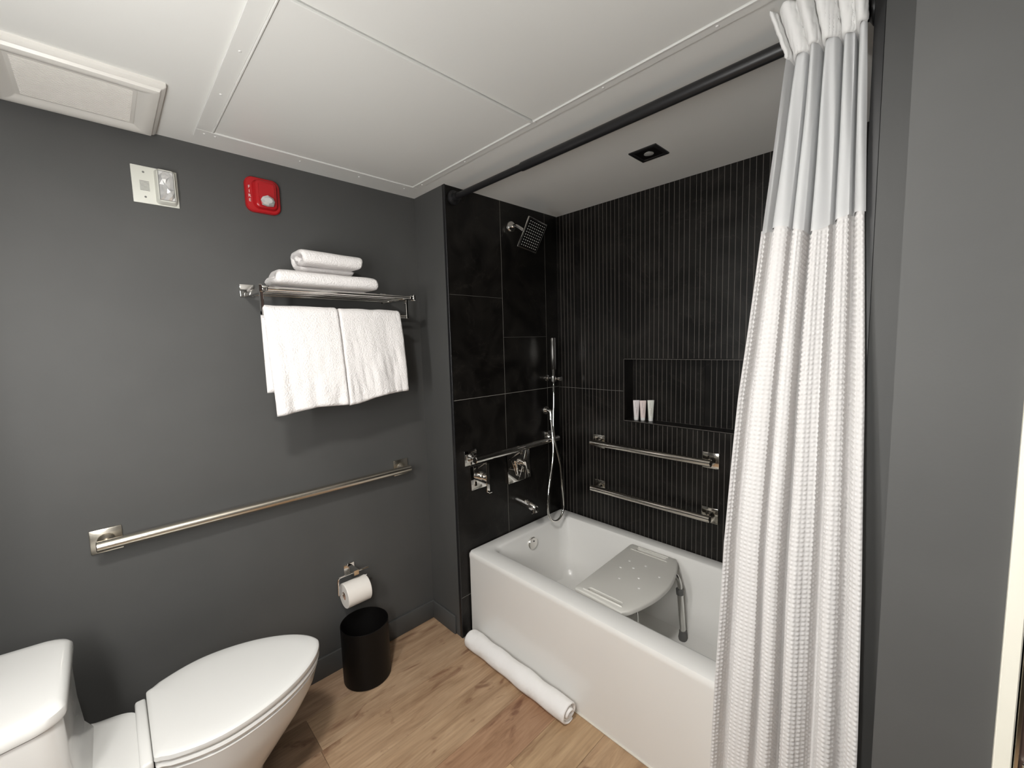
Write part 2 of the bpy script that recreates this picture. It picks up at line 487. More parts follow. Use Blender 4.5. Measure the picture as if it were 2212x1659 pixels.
for i, (a, b) in enumerate(zip(xs, xs[1:])):
    # split around the niche
    def put(a_, b_, z0, z1):
        if b_ - a_ > .012 and z1 - z0 > .02: fluted_tile(a_, b_, z0, z1, wall_rear)
    z_lo = ZR - .02
    if b <= NX0 or a >= NX1:
        put(a, b, z_lo, ZM); put(a, b, ZM, H)
    else:
        if a < NX0:
            put(a, NX0, z_lo, ZM); put(a, NX0, ZM, H)
        if b > NX1:
            put(NX1, b, z_lo, ZM); put(NX1, b, ZM, H)
        p, q = max(a, NX0), min(b, NX1)
        put(p, q, z_lo, NZ0); put(p, q, NZ1, H)
for lo, hi in (((XN, ZR), (NX0 - .002, H)), ((NX1 + .002, ZR), (XE, H)), ((NX0 - .002, ZR), (NX1 + .002, NZ0 - .008)), ((NX0 - .002, NZ1 + .008), (NX1 + .002, H))):
    box_obj('grout_bed', (lo[0], Y2 + .0026, lo[1]), (hi[0], Y2 + .0098, hi[1]), 'grout', wall_rear)
# niche lining: back (fluted), sill, head, two cheeks
nb = Y2 + ND
for a, b in ((NX0, 1.106), (1.106, NX1)):
    fluted_tile(a, b, NZ0, NZ1, wall_rear, y=nb, th=.007)
def slab_tile(lo, hi): return box_obj('tile', lo, hi, 'tile', wall_rear, .0008, 1)
for a, b in ((NX0, 1.106), (1.106, NX1)):
    slab_tile((a + .001, Y2 + .001, NZ0 - .007), (b - .001, nb, NZ0))
    slab_tile((a + .001, Y2 + .001, NZ1), (b - .001, nb, NZ1 + .007))
slab_tile((NX0 - .007, Y2 + .001, NZ0), (NX0, nb, NZ1)); slab_tile((NX1, Y2 + .001, NZ0), (NX1 + .007, nb, NZ1))
# slim metal edging around the niche opening
bm = bmesh.new()
e = .0022
bx(bm, (NX0 - e, Y2 - .0012, NZ0 - e), (NX1 + e, Y2 + .004, NZ0)); bx(bm, (NX0 - e, Y2 - .0012, NZ1), (NX1 + e, Y2 + .004, NZ1 + e))
bx(bm, (NX0 - e, Y2 - .0012, NZ0), (NX0, Y2 + .004, NZ1)); bx(bm, (NX1, Y2 - .0012, NZ0), (NX1 + e, Y2 + .004, NZ1))
done('niche_edging', bm, 'groove', wall_rear)

# ------------------------------------------------------------------ bathtub
tub = thing('bathtub', 'white alcove bathtub with a flat front apron and wide rim', 'bathtub', ((XN + XE) / 2, YT, 0))
bm = bmesh.new()
g = .0015
o = (XN + g, XE - g, YT, Y2 - g)
def ring(i, r, z): return rr(o[0] + i, o[1] - i, o[2] + i, o[3] - i, r, z, 8)
rings = [ring(.002, .008, 0), ring(.002, .010, .05), ring(.002, .012, ZR - .045), ring(0, .014, ZR - .030), ring(0, .016, ZR - .016), ring(.005, .02, ZR - .005), ring(.016, .03, ZR),
         rr(.338, 1.705, 1.337, 1.938, .045, ZR, 8), rr(.345, 1.698, 1.345, 1.930, .05, ZR - .003, 8), rr(.352, 1.690, 1.352, 1.923, .055, ZR - .014, 8),
         rr(.368, 1.62, 1.368, 1.908, .07, .30, 8), rr(.385, 1.55, 1.385, 1.892, .09, .16, 8), rr(.405, 1.51, 1.405, 1.870, .10, .115, 8), rr(.45, 1.46, 1.45, 1.825, .09, .095, 8), rr(.52, 1.38, 1.52, 1.755, .06, .09, 8)]
loft(bm, rings)
done('tub_shell', bm, 'tub', tub)
bm = bmesh.new()
bx(bm, (XN + .004, YT - .003, 0), (XE - .004, YT + .004, .006), .0015, 1)
done('caulk_line', bm, 'caulk', tub)
ov = (.3575, 1.628, .388)
ax = Vector((1, 0, .055)).normalized()
bm = bmesh.new()
c = Vector(ov)
tube(bm, [c - ax * .004, c + ax * .008, c + ax * .012, c + ax * .0125], [.034, .034, .031, .024], 32)
op = done('overflow_plate', bm, 'chrome', tub)
bm = bmesh.new()
tube(bm, [c + ax * .012 + Vector((0, .004, .012)), c + ax * .0135 + Vector((0, .004, .012))], .004, 12)
done('screw', bm, 'dark_hole', op)

# ------------------------------------------------------------------ bath bench
bench = thing('bath_bench', 'pale grey plastic shower bench with drain holes standing inside the bathtub', 'bench', (.96, 1.64, .092))
ZB = .441
def bench_outline(n=18):
    pts = []
    # left straight edge, back edge, curved right edge, front edge (x,y)
    A, B_, C_, D_ = (.842, 1.378), (.818, 1.902), (1.066, 1.904), (1.090, 1.366)
    corners = [A, D_, C_, B_]
    pts = []
    # front edge A->D
    pts += [(A[0] + (D_[0] - A[0]) * t, A[1] + (D_[1] - A[1]) * t) for t in (.03, .25, .5, .75, .97)]
    # arc D->C bulging +x
    for k in range(1, n):
        t = k / n
        x = D_[0] + (C_[0] - D_[0]) * t + .062 * math.sin(PI * t) ** .9
        y = D_[1] + (C_[1] - D_[1]) * t
        pts.append((x, y))
    pts += [(C_[0] + (B_[0] - C_[0]) * t, C_[1] + (B_[1] - C_[1]) * t) for t in (.03, .25, .5, .75, .97)]
    pts += [(B_[0] + (A[0] - B_[0]) * t, B_[1] + (A[1] - B_[1]) * t) for t in (.03, .2, .35, .5, .65, .8, .97)]
    return pts
OUT = bench_outline()
def inset(poly, d):
    n = len(poly); out = []
    for i in range(n):
        p0, p1, p2 = Vector(poly[i - 1]), Vector(poly[i]), Vector(poly[(i + 1) % n])
        t = ((p1 - p0).normalized() + (p2 - p1).normalized()).normalized()
        nrm = Vector((-t.y, t.x)); out.append(tuple(p1 + nrm * d))
    return out
def slot_poly(x0, x1, y, r, n=6):
    pts = []
    for cx, a0 in ((x1, -90), (x0, 90)):
        for k in range(n + 1):
            a = math.radians(a0 + 180 * k / n); pts.append((cx + r * math.cos(a), y + r * math.sin(a)))
    return pts
holes = [slot_poly(.880, 1.012, 1.866, .0105), slot_poly(.905, 1.045, 1.414, .0105)]
dots_px = [(.905, 1.735), (.985, 1.745), (.905, 1.655), (.952, 1.690), (1.075, 1.700), (1.012, 1.630), (.950, 1.570), (1.052, 1.560)]
def plate_with_holes(name, outline, holes, z0, z1, m, parent, bev=.004):
    bm = bmesh.new()
    prof = [(bev, z0), (0, z0 + bev), (0, z1 - bev), (bev * .35, z1 - bev * .35), (bev, z1)]
    rings = [[bm.verts.new((x, y, z)) for x, y in inset(outline, d)] for d, z in prof]
    n = len(outline)
    for a, b in zip(rings, rings[1:]):
        for k in range(n): bm.faces.new((a[k], a[(k + 1) % n], b[(k + 1) % n], b[k]))
    top = [rings[-1]]; bot = [rings[0]]
    for h in holes:
        hb = [bm.verts.new((x, y, z0)) for x, y in h]; ht0 = [bm.verts.new((x, y, z1 - .002)) for x, y in h]
        c = (sum(p[0] for p in h) / len(h), sum(p[1] for p in h) / len(h))
        s = 1.0
        ht = [bm.verts.new((x + .002 * (1 if x > c[0] else -1) * min(1, abs(x - c[0]) / .005), y + .002 * (1 if y > c[1] else -1) * min(1, abs(y - c[1]) / .005), z1)) for x, y in h]
        m_ = len(h)
        for k in range(m_):
            bm.faces.new((hb[k], ht0[k], ht0[(k + 1) % m_], hb[(k + 1) % m_])); bm.faces.new((ht0[k], ht[k], ht[(k + 1) % m_], ht0[(k + 1) % m_]))
        top.append(ht); bot.append(hb)
    for group in (top, bot):
        es = []
        for loop in group:
            for k in range(len(loop)):
                e_ = bm.edges.get((loop[k], loop[(k + 1) % len(loop)])) or bm.edges.new((loop[k], loop[(k + 1) % len(loop)]))
                es.append(e_)
        bmesh.ops.triangle_fill(bm, edges=es, use_beauty=True)
    return done(name, bm, m, parent)
seat = plate_with_holes('seat', OUT, holes, ZB - .024, ZB, 'bench', bench, .006)
for hx, hy in dots_px:  # small raised white dots on the seat
    tube_obj('white_stud', [(hx, hy, ZB - .002), (hx, hy, ZB + .0012), (hx, hy, ZB + .0020)], [.0058, .0056, .0040], 'cap_white', seat, 12)
# raised lip along the front grip, and the slots' moulded lips
def lip(y, x0, x1, r, z):
    pts = [(x0, y, z - .004), (x0 + .008, y, z + .0005), (x1 - .008, y, z + .0005), (x1, y, z - .004)]
    return tube_obj('moulded_rib', pts, [r * .6, r, r, r * .6], 'bench', seat, 10)
lip(1.398, .875, 1.070, .0055, ZB - .001)
lip(1.888, .862, 1.030, .0045, ZB - .001)
lip(1.846, .842, 1.044, .0022, ZB)
def bench_leg(x, y, dx, dy, zt=ZB - .03, zf=.098):
    top = Vector((x - dx * 1.1, y - dy * .8, zt)); 
    path = spline([top, (x + dx * .20, y, zt - .001), (x + dx * .60, y + dy * .2, zt - .016), (x + dx * .76, y + dy * .45, zt - .055), (x + dx * .85, y + dy * .65, zt - .14)], 6)
    leg = tube_obj('leg', path, .0105, 'aluminium', bench, 14)
    a = Vector((x + dx * .75, y + dy * .5, zt - .078)); b = Vector((x + dx, y + dy, zf + .03))
    lo = tube_obj('leg_extension', [a, b], .0135, 'aluminium', leg, 16)
    tube_obj('collar', [a + (a - b).normalized() * .012, a + (b - a).normalized() * .014], [.017, .0165], 'rubber', leg, 16)
    tube_obj('rubber_foot', [b + (a - b).normalized() * .012, b, Vector((b.x, b.y, zf + .008)), Vector((b.x, b.y, zf - .004))], [.0165, .0175, .021, .019], 'rubber', leg, 16)
    d = (b - a)
    bm = bmesh.new()
    side = Vector((-.8, -.6, 0)).normalized() * .0132
    for k in range(7):
        p = a + d * (.12 + .115 * k) + side
        tube(bm, [p - side * .05, p + side * .04], .0024, 8)
    done('adjustment_pin', bm, 'seat_plastic', leg)
bench_leg(1.075, 1.815, .050, .022)
bench_leg(1.060, 1.470, .045, -.020)
bench_leg(.885, 1.815, -.045, .022)
bench_leg(.885, 1.470, -.045, -.020)
tube_obj('cross_brace', [(.87, 1.50, ZB - .032), (1.06, 1.80, ZB - .032)], .009, 'aluminium', bench)
tube_obj('cross_brace', [(1.06, 1.50, ZB - .034), (.87, 1.80, ZB - .034)], .009, 'aluminium', bench)

# ------------------------------------------------------------------ grab bars
def grab_bar(label, wallp, n, along, a0, a1, z, stand, m, plate=.078, r=.0155, over=.018, plate_off=0.0):
    """wallp: scalar wall coordinate, n: wall normal, along: unit vector"""
    n = Vector(n); al = Vector(along)
    base = Vector((wallp if abs(n.x) else 0, wallp if abs(n.y) else 0, 0))
    P = lambda a, zz, d: base + n * d + al * a + Vector((0, 0, zz))
    t = thing('grab_bar', label, 'grab bar', P((a0 + a1) / 2, z, 0), 'grab bars')
    tube_obj('bar', [P(a0 - over, z, stand), P(a0 - over + .002, z, stand), P(a1 + over - .002, z, stand), P(a1 + over, z, stand)], [r - .002, r, r, r - .002], m, t, 24)
    for a in (a0, a1):
        bm = bmesh.new()
        p = P(a, z + plate_off, 0); h = plate / 2
        lo = p - al * h - Vector((0, 0, h)); hi = p + al * h + Vector((0, 0, h)) + n * .009
        lo2 = Vector([min(i, j) for i, j in zip(lo, hi)]); hi2 = Vector([max(i, j) for i, j in zip(lo, hi)])
        bx(bm, lo2, hi2, .003, 2)
        pl = done('wall_plate', bm, m, t)
        bm = bmesh.new()
        q = P(a, z, 0)
        tube(bm, [q + n * .006, q + n * .010, q + n * .020, q + n * .030, q + n * stand], [.024, .023, .014, .0105, .0105], 24)
        done('post', bm, m, t)
    return t
grab_bar('long brushed steel grab bar on the grey wall above the toilet', 0, (1, 0, 0), (0, 1, 0), -.048, 1.038, .890, .060, 'steel', .080, .0170, .024)
grab_bar('polished grab bar on the plain tile wall above the shower valves', XN, (1, 0, 0), (0, 1, 0), 1.288, 1.895, .932, .062, 'chrome', .078, .0175, .018)
grab_bar('polished grab bar on ribbed tile, the upper one just under the niche', Y2, (0, -1, 0), (1, 0, 0), .556, 1.176, .930, .060, 'polished_steel', .076, .0165, .022)
grab_bar('polished grab bar on ribbed tile, the lower one just above the tub rim', Y2, (0, -1, 0), (1, 0, 0), .556, 1.176, .664, .060, 'polished_steel', .076, .0165, .022)

# ------------------------------------------------------------------ shower fittings on the end wall
sh = thing('overhead_shower', 'square chrome overhead shower on a short bent arm high on black tile', 'shower', (XN, 1.623, 2.127))
bm = bmesh.new()
tube(bm, [(XN - .002, 1.623, 2.127), (XN + .004, 1.623, 2.127), (XN + .010, 1.623, 2.127), (XN + .012, 1.623, 2.127)], [.030, .030, .026, .012], 28)
done('flange', bm, 'chrome', sh)
HC = Vector((.400, 1.645, 2.057)); HN = Vector((.8877559, .05680118, -.45679656)).normalized()
# rotation used: Rz(.064) Ry(.474) Rx(-.1)
HM = (Matrix.Rotation(.064, 3, 'Z') @ Matrix.Rotation(.474, 3, 'Y') @ Matrix.Rotation(-.1, 3, 'X')).to_4x4()
back = HC - HN * .046
tube_obj('arm', spline([(XN + .006, 1.623, 2.127), (XN + .035, 1.625, 2.125), (XN + .058, 1.629, 2.112), tuple(back)], 6), .0095, 'chrome', sh)
tube_obj('swivel_joint', [back - HN * .004, back + HN * .008, back + HN * .026, back + HN * .036], [.012, .015, .015, .024], 'chrome', sh, 20)
bm = bmesh.new()
bx(bm, (-.009, -.0775, -.0775), (0, .0775, .0775), .0022, 2)
bm.transform(Matrix.Translation(HC) @ HM)
plate = done('head_plate', bm, 'chrome', sh)
bm = bmesh.new()
bx(bm, (.0004, -.0715, -.0715), (.0016, .0715, .0715))
bm.transform(Matrix.Translation(HC) @ HM)
face = done('spray_face', bm, 'black_plastic', plate)
bm = bmesh.new()
for i in range(8):
    for j in range(10):
        y = -.058 + i * .116 / 7; z = -.060 + j * .120 / 9
        tube(bm, [(.001, y, z), (.0042, y, z)], [.0026, .0018], 8)
bm.transform(Matrix.Translation(HC) @ HM)
noz = done('nozzles', bm, 'nozzle', plate); noz['kind'] = 'stuff'

def valve(label, y, z, wy, wz, build):
    v = thing('shower_valve', label, 'shower valve', (XN, y, z), 'shower valves')
    bm = bmesh.new()      # shaped thicker at the bottom to throw its reflection up onto dark tile
    bx(bm, (XN, y - wy / 2, z - wz / 2), (XN + .008, y + wy / 2, z + wz / 2), .0030, 2)
    for q in bm.verts:
        if q.co.x > XN + .004: q.co.x += -.085 * (q.co.z - z)
    done('face_plate', bm, 'chrome', v)
    build(v); return v
def v1(v):
    y, z = 1.345, .826
    tube_obj('spindle', [(XN + .006, y, z), (XN + .040, y, z)], .0215, 'chrome', v, 28)
    tube_obj('hub', [(XN + .038, y, z), (XN + .041, y, z), (XN + .066, y, z), (XN + .069, y, z)], [.017, .019, .019, .016], 'chrome', v, 28)
    box_obj('lever', (XN + .066, y - .010, z - .074), (XN + .072, y + .010, z + .074), 'chrome', v, .0015, 1)
    box_obj('lever_tip', (XN + .066, y - .010, z - .076), (XN + .088, y + .010, z - .071), 'chrome', v, .001, 1)
valve('chrome single-lever shower valve with a square plate under the tile grab bar', 1.340, .822, .114, .124, v1)
def v2(v):
    y, z = 1.632, .838
    tube_obj('spindle', [(XN + .006, y, z), (XN + .034, y, z)], .019, 'chrome', v, 28)
    tube_obj('hub', [(XN + .032, y, z), (XN + .058, y, z)], .0135, 'chrome', v, 24)
    for k, (yy, zz, xx) in enumerate(((y - .036, z + .004, XN + .016), (y + .004, z, XN + .058))):
        bm = bmesh.new()
        bx(bm, (0, -.0085, -.010), (.009, .0085, .012), .001, 1)
        vs = bx(bm, (0, -.007, -.084), (.006, .007, -.006), .001, 1)
        bm.transform(Matrix.Translation((xx, yy, zz)) @ Matrix.Rotation(math.radians(14), 4, 'X'))
        done('lever', bm, 'chrome', v)
valve('chrome diverter valve with two slanted levers on a large square plate above the tub spout', 1.632, .810, .182, .164, v2)

sp = thing('tub_spout', 'chrome tub spout with a downturned tip on the black tile end wall', 'tub spout', (XN, 1.630, .612))
path = [(XN - .002, 1.630, .612), (XN + .004, 1.630, .612), (XN + .070, 1.632, .604), (XN + .118, 1.634, .596), (XN + .128, 1.634, .592)]
tube_obj('body', path, [.026, .026, .0245, .0215, .015], 'chrome', sp, 28)
tube_obj('outlet', [(XN + .116, 1.634, .606), (XN + .118, 1.634, .592), (XN + .119, 1.634, .568), (XN + .120, 1.634, .5665)], [.016, .0185, .0205, .018], 'chrome', sp, 24)

hs = thing('hand_shower', 'slim chrome hand shower wand with a looping hose in the tiled corner', 'hand shower', (XN, 1.905, 1.29))
tube_obj('holder_flange', [(XN - .002, 1.893, 1.292), (XN + .004, 1.893, 1.292), (XN + .008, 1.893, 1.292)], [.020, .020, .014], 'chrome', hs, 24)
tube_obj('holder_arm', [(XN + .004, 1.893, 1.292), (XN + .098, 1.893, 1.292)], .0095, 'chrome', hs, 20)
WX, WY = .330, 1.872
tube_obj('holder_clip', [(WX, WY, 1.276), (WX, WY, 1.308)], .0155, 'chrome', hs, 20)
tube_obj('holder_knob', [(XN + .094, 1.893, 1.292), (XN + .112, 1.893, 1.292)], .013, 'chrome', hs, 20)
bm = bmesh.new()
bx(bm, (WX - .0115, WY - .0115, 1.345), (WX + .0115, WY + .0115, 1.530), .0025, 2)
done('wand', bm, 'chrome', hs)
tube_obj('wand_neck', [(WX, WY, 1.348), (WX, WY, 1.305), (WX, WY, 1.262)], [.0105, .008, .007], 'chrome', hs, 16)
tube_obj('elbow', spline([(XN - .002, 1.880, 1.098), (XN + .020, 1.880, 1.098), (XN + .036, 1.880, 1.090), (XN + .040, 1.878, 1.066), (XN + .042, 1.875, 1.042)], 5), [.0135] * 20 + [.011], 'chrome', hs, 18)
tube_obj('elbow_flange', [(XN - .002, 1.880, 1.098), (XN + .005, 1.880, 1.098)], [.026, .024], 'chrome', hs, 24)
tube_obj('hook', spline([(XN - .002, 1.868, .962), (XN + .016, 1.868, .960), (XN + .026, 1.862, .966), (XN + .028, 1.856, .974)], 4), .005, 'chrome', hs, 10)
hose = [(WX, WY, 1.268), (.332, 1.868, 1.16), (.345, 1.848, .965), (.375, 1.862, .80), (.388, 1.862, .665), (.394, 1.866, .575), (.398, 1.858, .518), (.400, 1.826, .482), (.400, 1.784, .476),
        (.400, 1.742, .502), (.398, 1.722, .558), (.392, 1.735, .640), (.384, 1.757, .70), (.372, 1.795, .79), (.352, 1.832, .88), (.325, 1.858, .97), (XN + .042, 1.875, 1.046)]
tube_obj('hose', spline(hose, 7), .0066, 'chrome', hs, 12)

# ------------------------------------------------------------------ toiletry tubes in the niche
def toiletry(label, x, y, rot, tint, h=.108):
    t = thing('toiletry_tube', label, 'tube', (x, y, NZ0), 'toiletry tubes in the niche')
    bm = bmesh.new(); rings = []
    for k in range(9):
        s = k / 8; z = .016 + (h - .016) * s
        a = .0128 + .0046 * s; b = .0120 * (1 - s) ** .8 + .0014
        rings.append([(a * math.copysign(abs(math.cos(q)) ** (1 - .0 * s), math.cos(q)), b * math.sin(q), z) for q in [2 * PI * i / 24 for i in range(24)]])
    loft(bm, rings)
    bm.transform(Matrix.Translation((x, y, NZ0)) @ Matrix.Rotation(rot, 4, 'Z'))
    mm = 'tube_' + tint
    done('tube_body', bm, mm, t)
    tube_obj('cap', [(x, y, NZ0 + .0002), (x, y, NZ0 + .002), (x, y, NZ0 + .017)], [.0110, .0122, .0126], 'cap_white', t, 24)
    # printed text block: thin raised lines of tiny lettering
    bm = bmesh.new()
    for i, (z0, z1, o_) in enumerate(((.030, .060, -.003), (.040, .072, .001), (.066, .098, -.006))):
        s = (z0 - .016) / (h - .016); b = .0120 * (1 - s) ** .8 + .0018
        bx(bm, (o_ - .0006, -b - .0002, z0), (o_ + .0006, -b + .0010, z1))
    bm.transform(Matrix.Translation((x, y, NZ0)) @ Matrix.Rotation(rot, 4, 'Z'))
    done('print', bm, 'tube_print', t)
    return t
M['tube_lilac'] = mat('tube_lilac', (.80, .755, .765), .4); M['tube_pink'] = mat('tube_pink', (.82, .70, .67), .4); M['tube_green'] = mat('tube_green', (.78, .79, .73), .4)
M['tube_print'] = mat('tube_print', (.45, .38, .37), .6)
toiletry('small pale lilac toiletry tube next to the cheek of the niche', .762, 2.052, math.radians(38), 'lilac')
toiletry('small pink toiletry tube between the lilac and the greenish one', .797, 2.060, math.radians(38), 'pink')
toiletry('small greenish white toiletry tube standing a little apart in the niche', .838, 2.068, math.radians(38), 'green', .112)

# ------------------------------------------------------------------ curtain rod and curtain
RY, RZ = 1.246, 2.196
rod = thing('curtain_rod', 'black telescoping shower curtain rod across the tub opening', 'curtain rod', (XN, RY, RZ))
tube_obj('thin_rod', [(XN + .002, RY, RZ), (.74, RY, RZ)], .0135, 'black_metal', rod, 24)
tube_obj('thick_rod', [(.715, RY, RZ), (.720, RY, RZ), (XE - .002, RY, RZ)], [.0155, .0168, .0168], 'black_metal', rod, 24)
for x, d in ((XN, 1), (XE, -1)):
    tube_obj('end_cap', [(x + d * .0005, RY, RZ), (x + d * .010, RY, RZ), (x + d * .016, RY, RZ), (x + d * .040, RY, RZ)], [.033, .033, .022, .0195], 'black_metal', rod, 28)

CZ = [2.24, 2.14, 1.75, 1.35, .96, .61, .23, .05]
CL = [1.612, 1.630, 1.588, 1.551, 1.530, 1.522, 1.510, 1.503]
CR = [1.770, 1.772, 1.783, 1.800, 1.812, 1.820, 1.824, 1.824]
CY = [1.205, 1.205, 1.196, 1.178, 1.158, 1.146, 1.140, 1.138]
CA = [.034, .030, .018, .018, .019, .020, .021, .021]
def ci(z, A): return np.interp(-np.asarray(z), -np.array(CZ), A)
NF = 5
def curtain_pts(u, z, tri=0.0, ph=0.0):
    """u in 0..1 along the cloth, z height -> x,y"""
    xl, xr, yc, am = ci(z, CL), ci(z, CR), ci(z, CY), ci(z, CA)
    uw = u + .020 * np.sin(2 * PI * u * 2.2 + .6 * z) + .008 * np.sin(2 * PI * u * 4.7 + 1.3 * z + 1)
    th = 2 * PI * NF * uw + ph
    s = np.sin(th); t = 2 / PI * np.arcsin(np.clip(s, -1, 1))
    lobe = 1 - 2.2 * np.abs(np.cos(th / 2 + 1.4)) ** 9 + .22 * np.sin(th + 2.2) + .08 * np.sin(th * 2 + 1 + .7 * z)
    wv = (1 - tri) * lobe + tri * t
    am = am * (1 + .25 * np.sin(2 * PI * u * 1.7 + 2 + .5 * z) + .12 * np.sin(2 * PI * u * 3.9 + 1.7 * z))
    x = xl + (xr - xl) * u + (xr - xl) / NF * .10 * np.sin(th + .8) * (1 - tri)
    y = yc - am * wv + .003 * np.sin(9 * z + 7 * u)
    return x, y
cur = thing('shower_curtain', 'white waffle shower curtain with a sheer upper band gathered at one end of the rod', 'shower curtain', (1.68, 1.14, .05))
# waffle cloth
CELLU, CELLV, SMP = 50, 150, 5
ztop, zbot = 1.757, .05
nu, nv = CELLU * SMP + 1, CELLV * SMP + 1
uu = np.linspace(0, 1, nu)[:, None]; zz = np.linspace(ztop, zbot, nv)[None, :]
zs_ = zz + .012 * np.sin(2 * PI * uu * 1.4) * np.linspace(1, 0, nv)[None, :]
uf = np.linspace(0, 1, 4001); xf, yf = curtain_pts(uf, .9 + 0 * uf)
arc = np.concatenate([[0], np.cumsum(np.hypot(np.diff(xf), np.diff(yf)))])
uu = np.interp(np.linspace(0, arc[-1], nu), arc, uf)[:, None]
print('curtain cloth width', arc[-1])
x, y = curtain_pts(uu, zz + 0 * uu)
P = np.stack([x, y, zs_ + 0 * x], -1)
a = np.abs(np.cos(PI * np.arange(nu) / SMP))[:, None]; b = np.abs(np.cos(PI * np.arange(nv) / SMP))[None, :]
hgt = np.maximum(a ** 1.3, b ** 1.3)
hgt[:, :SMP * 1] = 1.0; hgt[:SMP // 2] = 1.0
P = P + normals(P) * (hgt * .0030)[..., None]
link_mesh('waffle_panel', grid_mesh('waffle_panel', P), 'waffle', cur, False)
# sheer band
nu, nv = 260, 90
uu = np.linspace(0, 1, nu)[:, None]; zz = np.linspace(2.142, 1.750, nv)[None, :]
x, y = curtain_pts(uu, zz + 0 * uu)
y = y + .004 * np.sin(16 * PI * uu + 14 * zz) * np.linspace(1, .1, nv)[None, :]
P = np.stack([x, y + .0015, zz + .012 * np.sin(2 * PI * uu * 1.4) * np.linspace(0, 1, nv)[None, :] + 0 * x], -1)
link_mesh('sheer_panel', grid_mesh('sheer_panel', P), 'sheer', cur, False)
# thick header band with stiff pleats, leaning out over the rod
nu, nv = 301, 30
uu = np.linspace(0, 1, nu)[:, None]; zz = np.linspace(2.222, 2.130, nv)[None, :]
x, y = curtain_pts(uu, zz + 0 * uu)
lean = np.clip((zz - 2.130) / .092, 0, 1)
y = y - .044 * lean - .004
x = x - .010 * lean * (1 - uu)
P = np.stack([x, y, zz + 0 * x], -1)
P = P + normals(P) * (.0012 * wobble(uu * 160, zz * 260, 5, 1.0))[..., None]
T = .0075 * np.ones((nu, nv)); T *= edge_taper(nu, nv, .004, .004, .004, .006)
me = thick_mesh('header_band', P, T)
link_mesh('header_band', me, 'header', cur, False)

# ------------------------------------------------------------------ towel shelf with towels
ts = thing('towel_shelf', 'chrome towel shelf rack with a hanging rail on the grey wall', 'towel shelf', (0, .71, 1.72))
ZS = 1.716
for yy in (.420, 1.000):
    box_obj('wall_plate', (0, yy - .024, ZS - .004), (.010, yy + .024, ZS + .044), 'chrome', ts, .002, 2)
    box_obj('side_arm', (.006, yy - .009, ZS - .006), (.262, yy + .009, ZS + .010), 'chrome', ts, .002, 2)
    box_obj('drop_bracket', (.196, yy - .005, ZS - .088), (.214, yy + .005, ZS - .004), 'chrome', ts, .0015, 1)
for xx in (.060, .125, .190, .252):
    tube_obj('shelf_rail', [(xx, .428, ZS + .002), (xx, .992, ZS + .002)], .0068, 'chrome', ts, 16)
tube_obj('hanging_rail', [(.205, .415, ZS - .080), (.205, 1.005, ZS - .080)], .0075, 'chrome', ts, 16)
for yy in (.405, 1.009):
    box_obj('end_cap', (.238, yy - .005, ZS - .012), (.266, yy + .005, ZS + .014), 'chrome', ts, .002, 1)

def folded_towel(name, label, x0, x1, y0, y1, z0, h, seed, turns=1.6, th=.019):
    """flattened spiral roll: the fold layers show at the y0 end"""
    n = 150; m = 64
    t = np.linspace(0, 1, n)
    R = np.linspace(.22, 1, n) ; ang = PI * .5 + t * turns * 2 * PI
    a, b = (x1 - x0) / 2 - th / 2, h / 2 - th / 2
    ca, sa = np.cos(ang), np.sin(ang)
    e = .55
    # shrinks in both directions towards the inside by the layer thickness
    lay = (1 - t) * turns * th * .98
    cx = np.sign(ca) * np.abs(ca) ** e * np.maximum(a - lay, a * .25) ; cz = np.sign(sa) * np.abs(sa) ** e * np.maximum(b - lay, .0015)
    yy = np.linspace(y0, y1, m)
    s = np.linspace(0, 1, m)
    X = (x0 + x1) / 2 + cx[:, None] * (1 + .02 * np.sin(5 * s + seed))[None, :]
    end = np.clip(1 - np.minimum(s, 1 - s) / .10, 0, 1) ** 2
    Z = z0 + h / 2 + cz[:, None] * (1 - .10 * end)[None, :]
    Z = Z - .006 * np.clip((Z - z0) / h, 0, 1) * (s[None, :] * .8) 
    Yg = yy[None, :] + 0 * X + (.010 * np.sin(7 * t + seed) - .012 * (1 - t))[:, None] * (1 - 2 * s)[None, :]
    wb = wobble(X * 30, Yg * 22, seed, 1.0)
    X = X + .0020 * wb; Z = Z + .0022 * wobble(X * 25 + 3, Yg * 26, seed + 5, 1.0) * np.clip((Z - z0) / h * 2, 0, 1)
    Z = np.maximum(Z, z0 + th * .48)
    P = np.stack([X, Yg, Z], -1)
    T = th * edge_taper(n, m, .006, (y1 - y0) / m, .010, .012)
    me = thick_mesh(name, P, T)
    o = link_mesh(name, me, 'terry', None, False)
    return tag(o, label, 'towel', 'folded towels on the shelf')
ZT = ZS + .0092
folded_towel('folded_towel', 'larger folded white towel lying directly on the chrome shelf', .045, .255, .478, .845, ZT, .086, 2, 1.5, .021)
folded_towel('folded_towel', 'smaller folded white towel stacked on top of the larger folded one', .075, .240, .572, .794, ZT + .081, .088, 6, 1.5, .022)

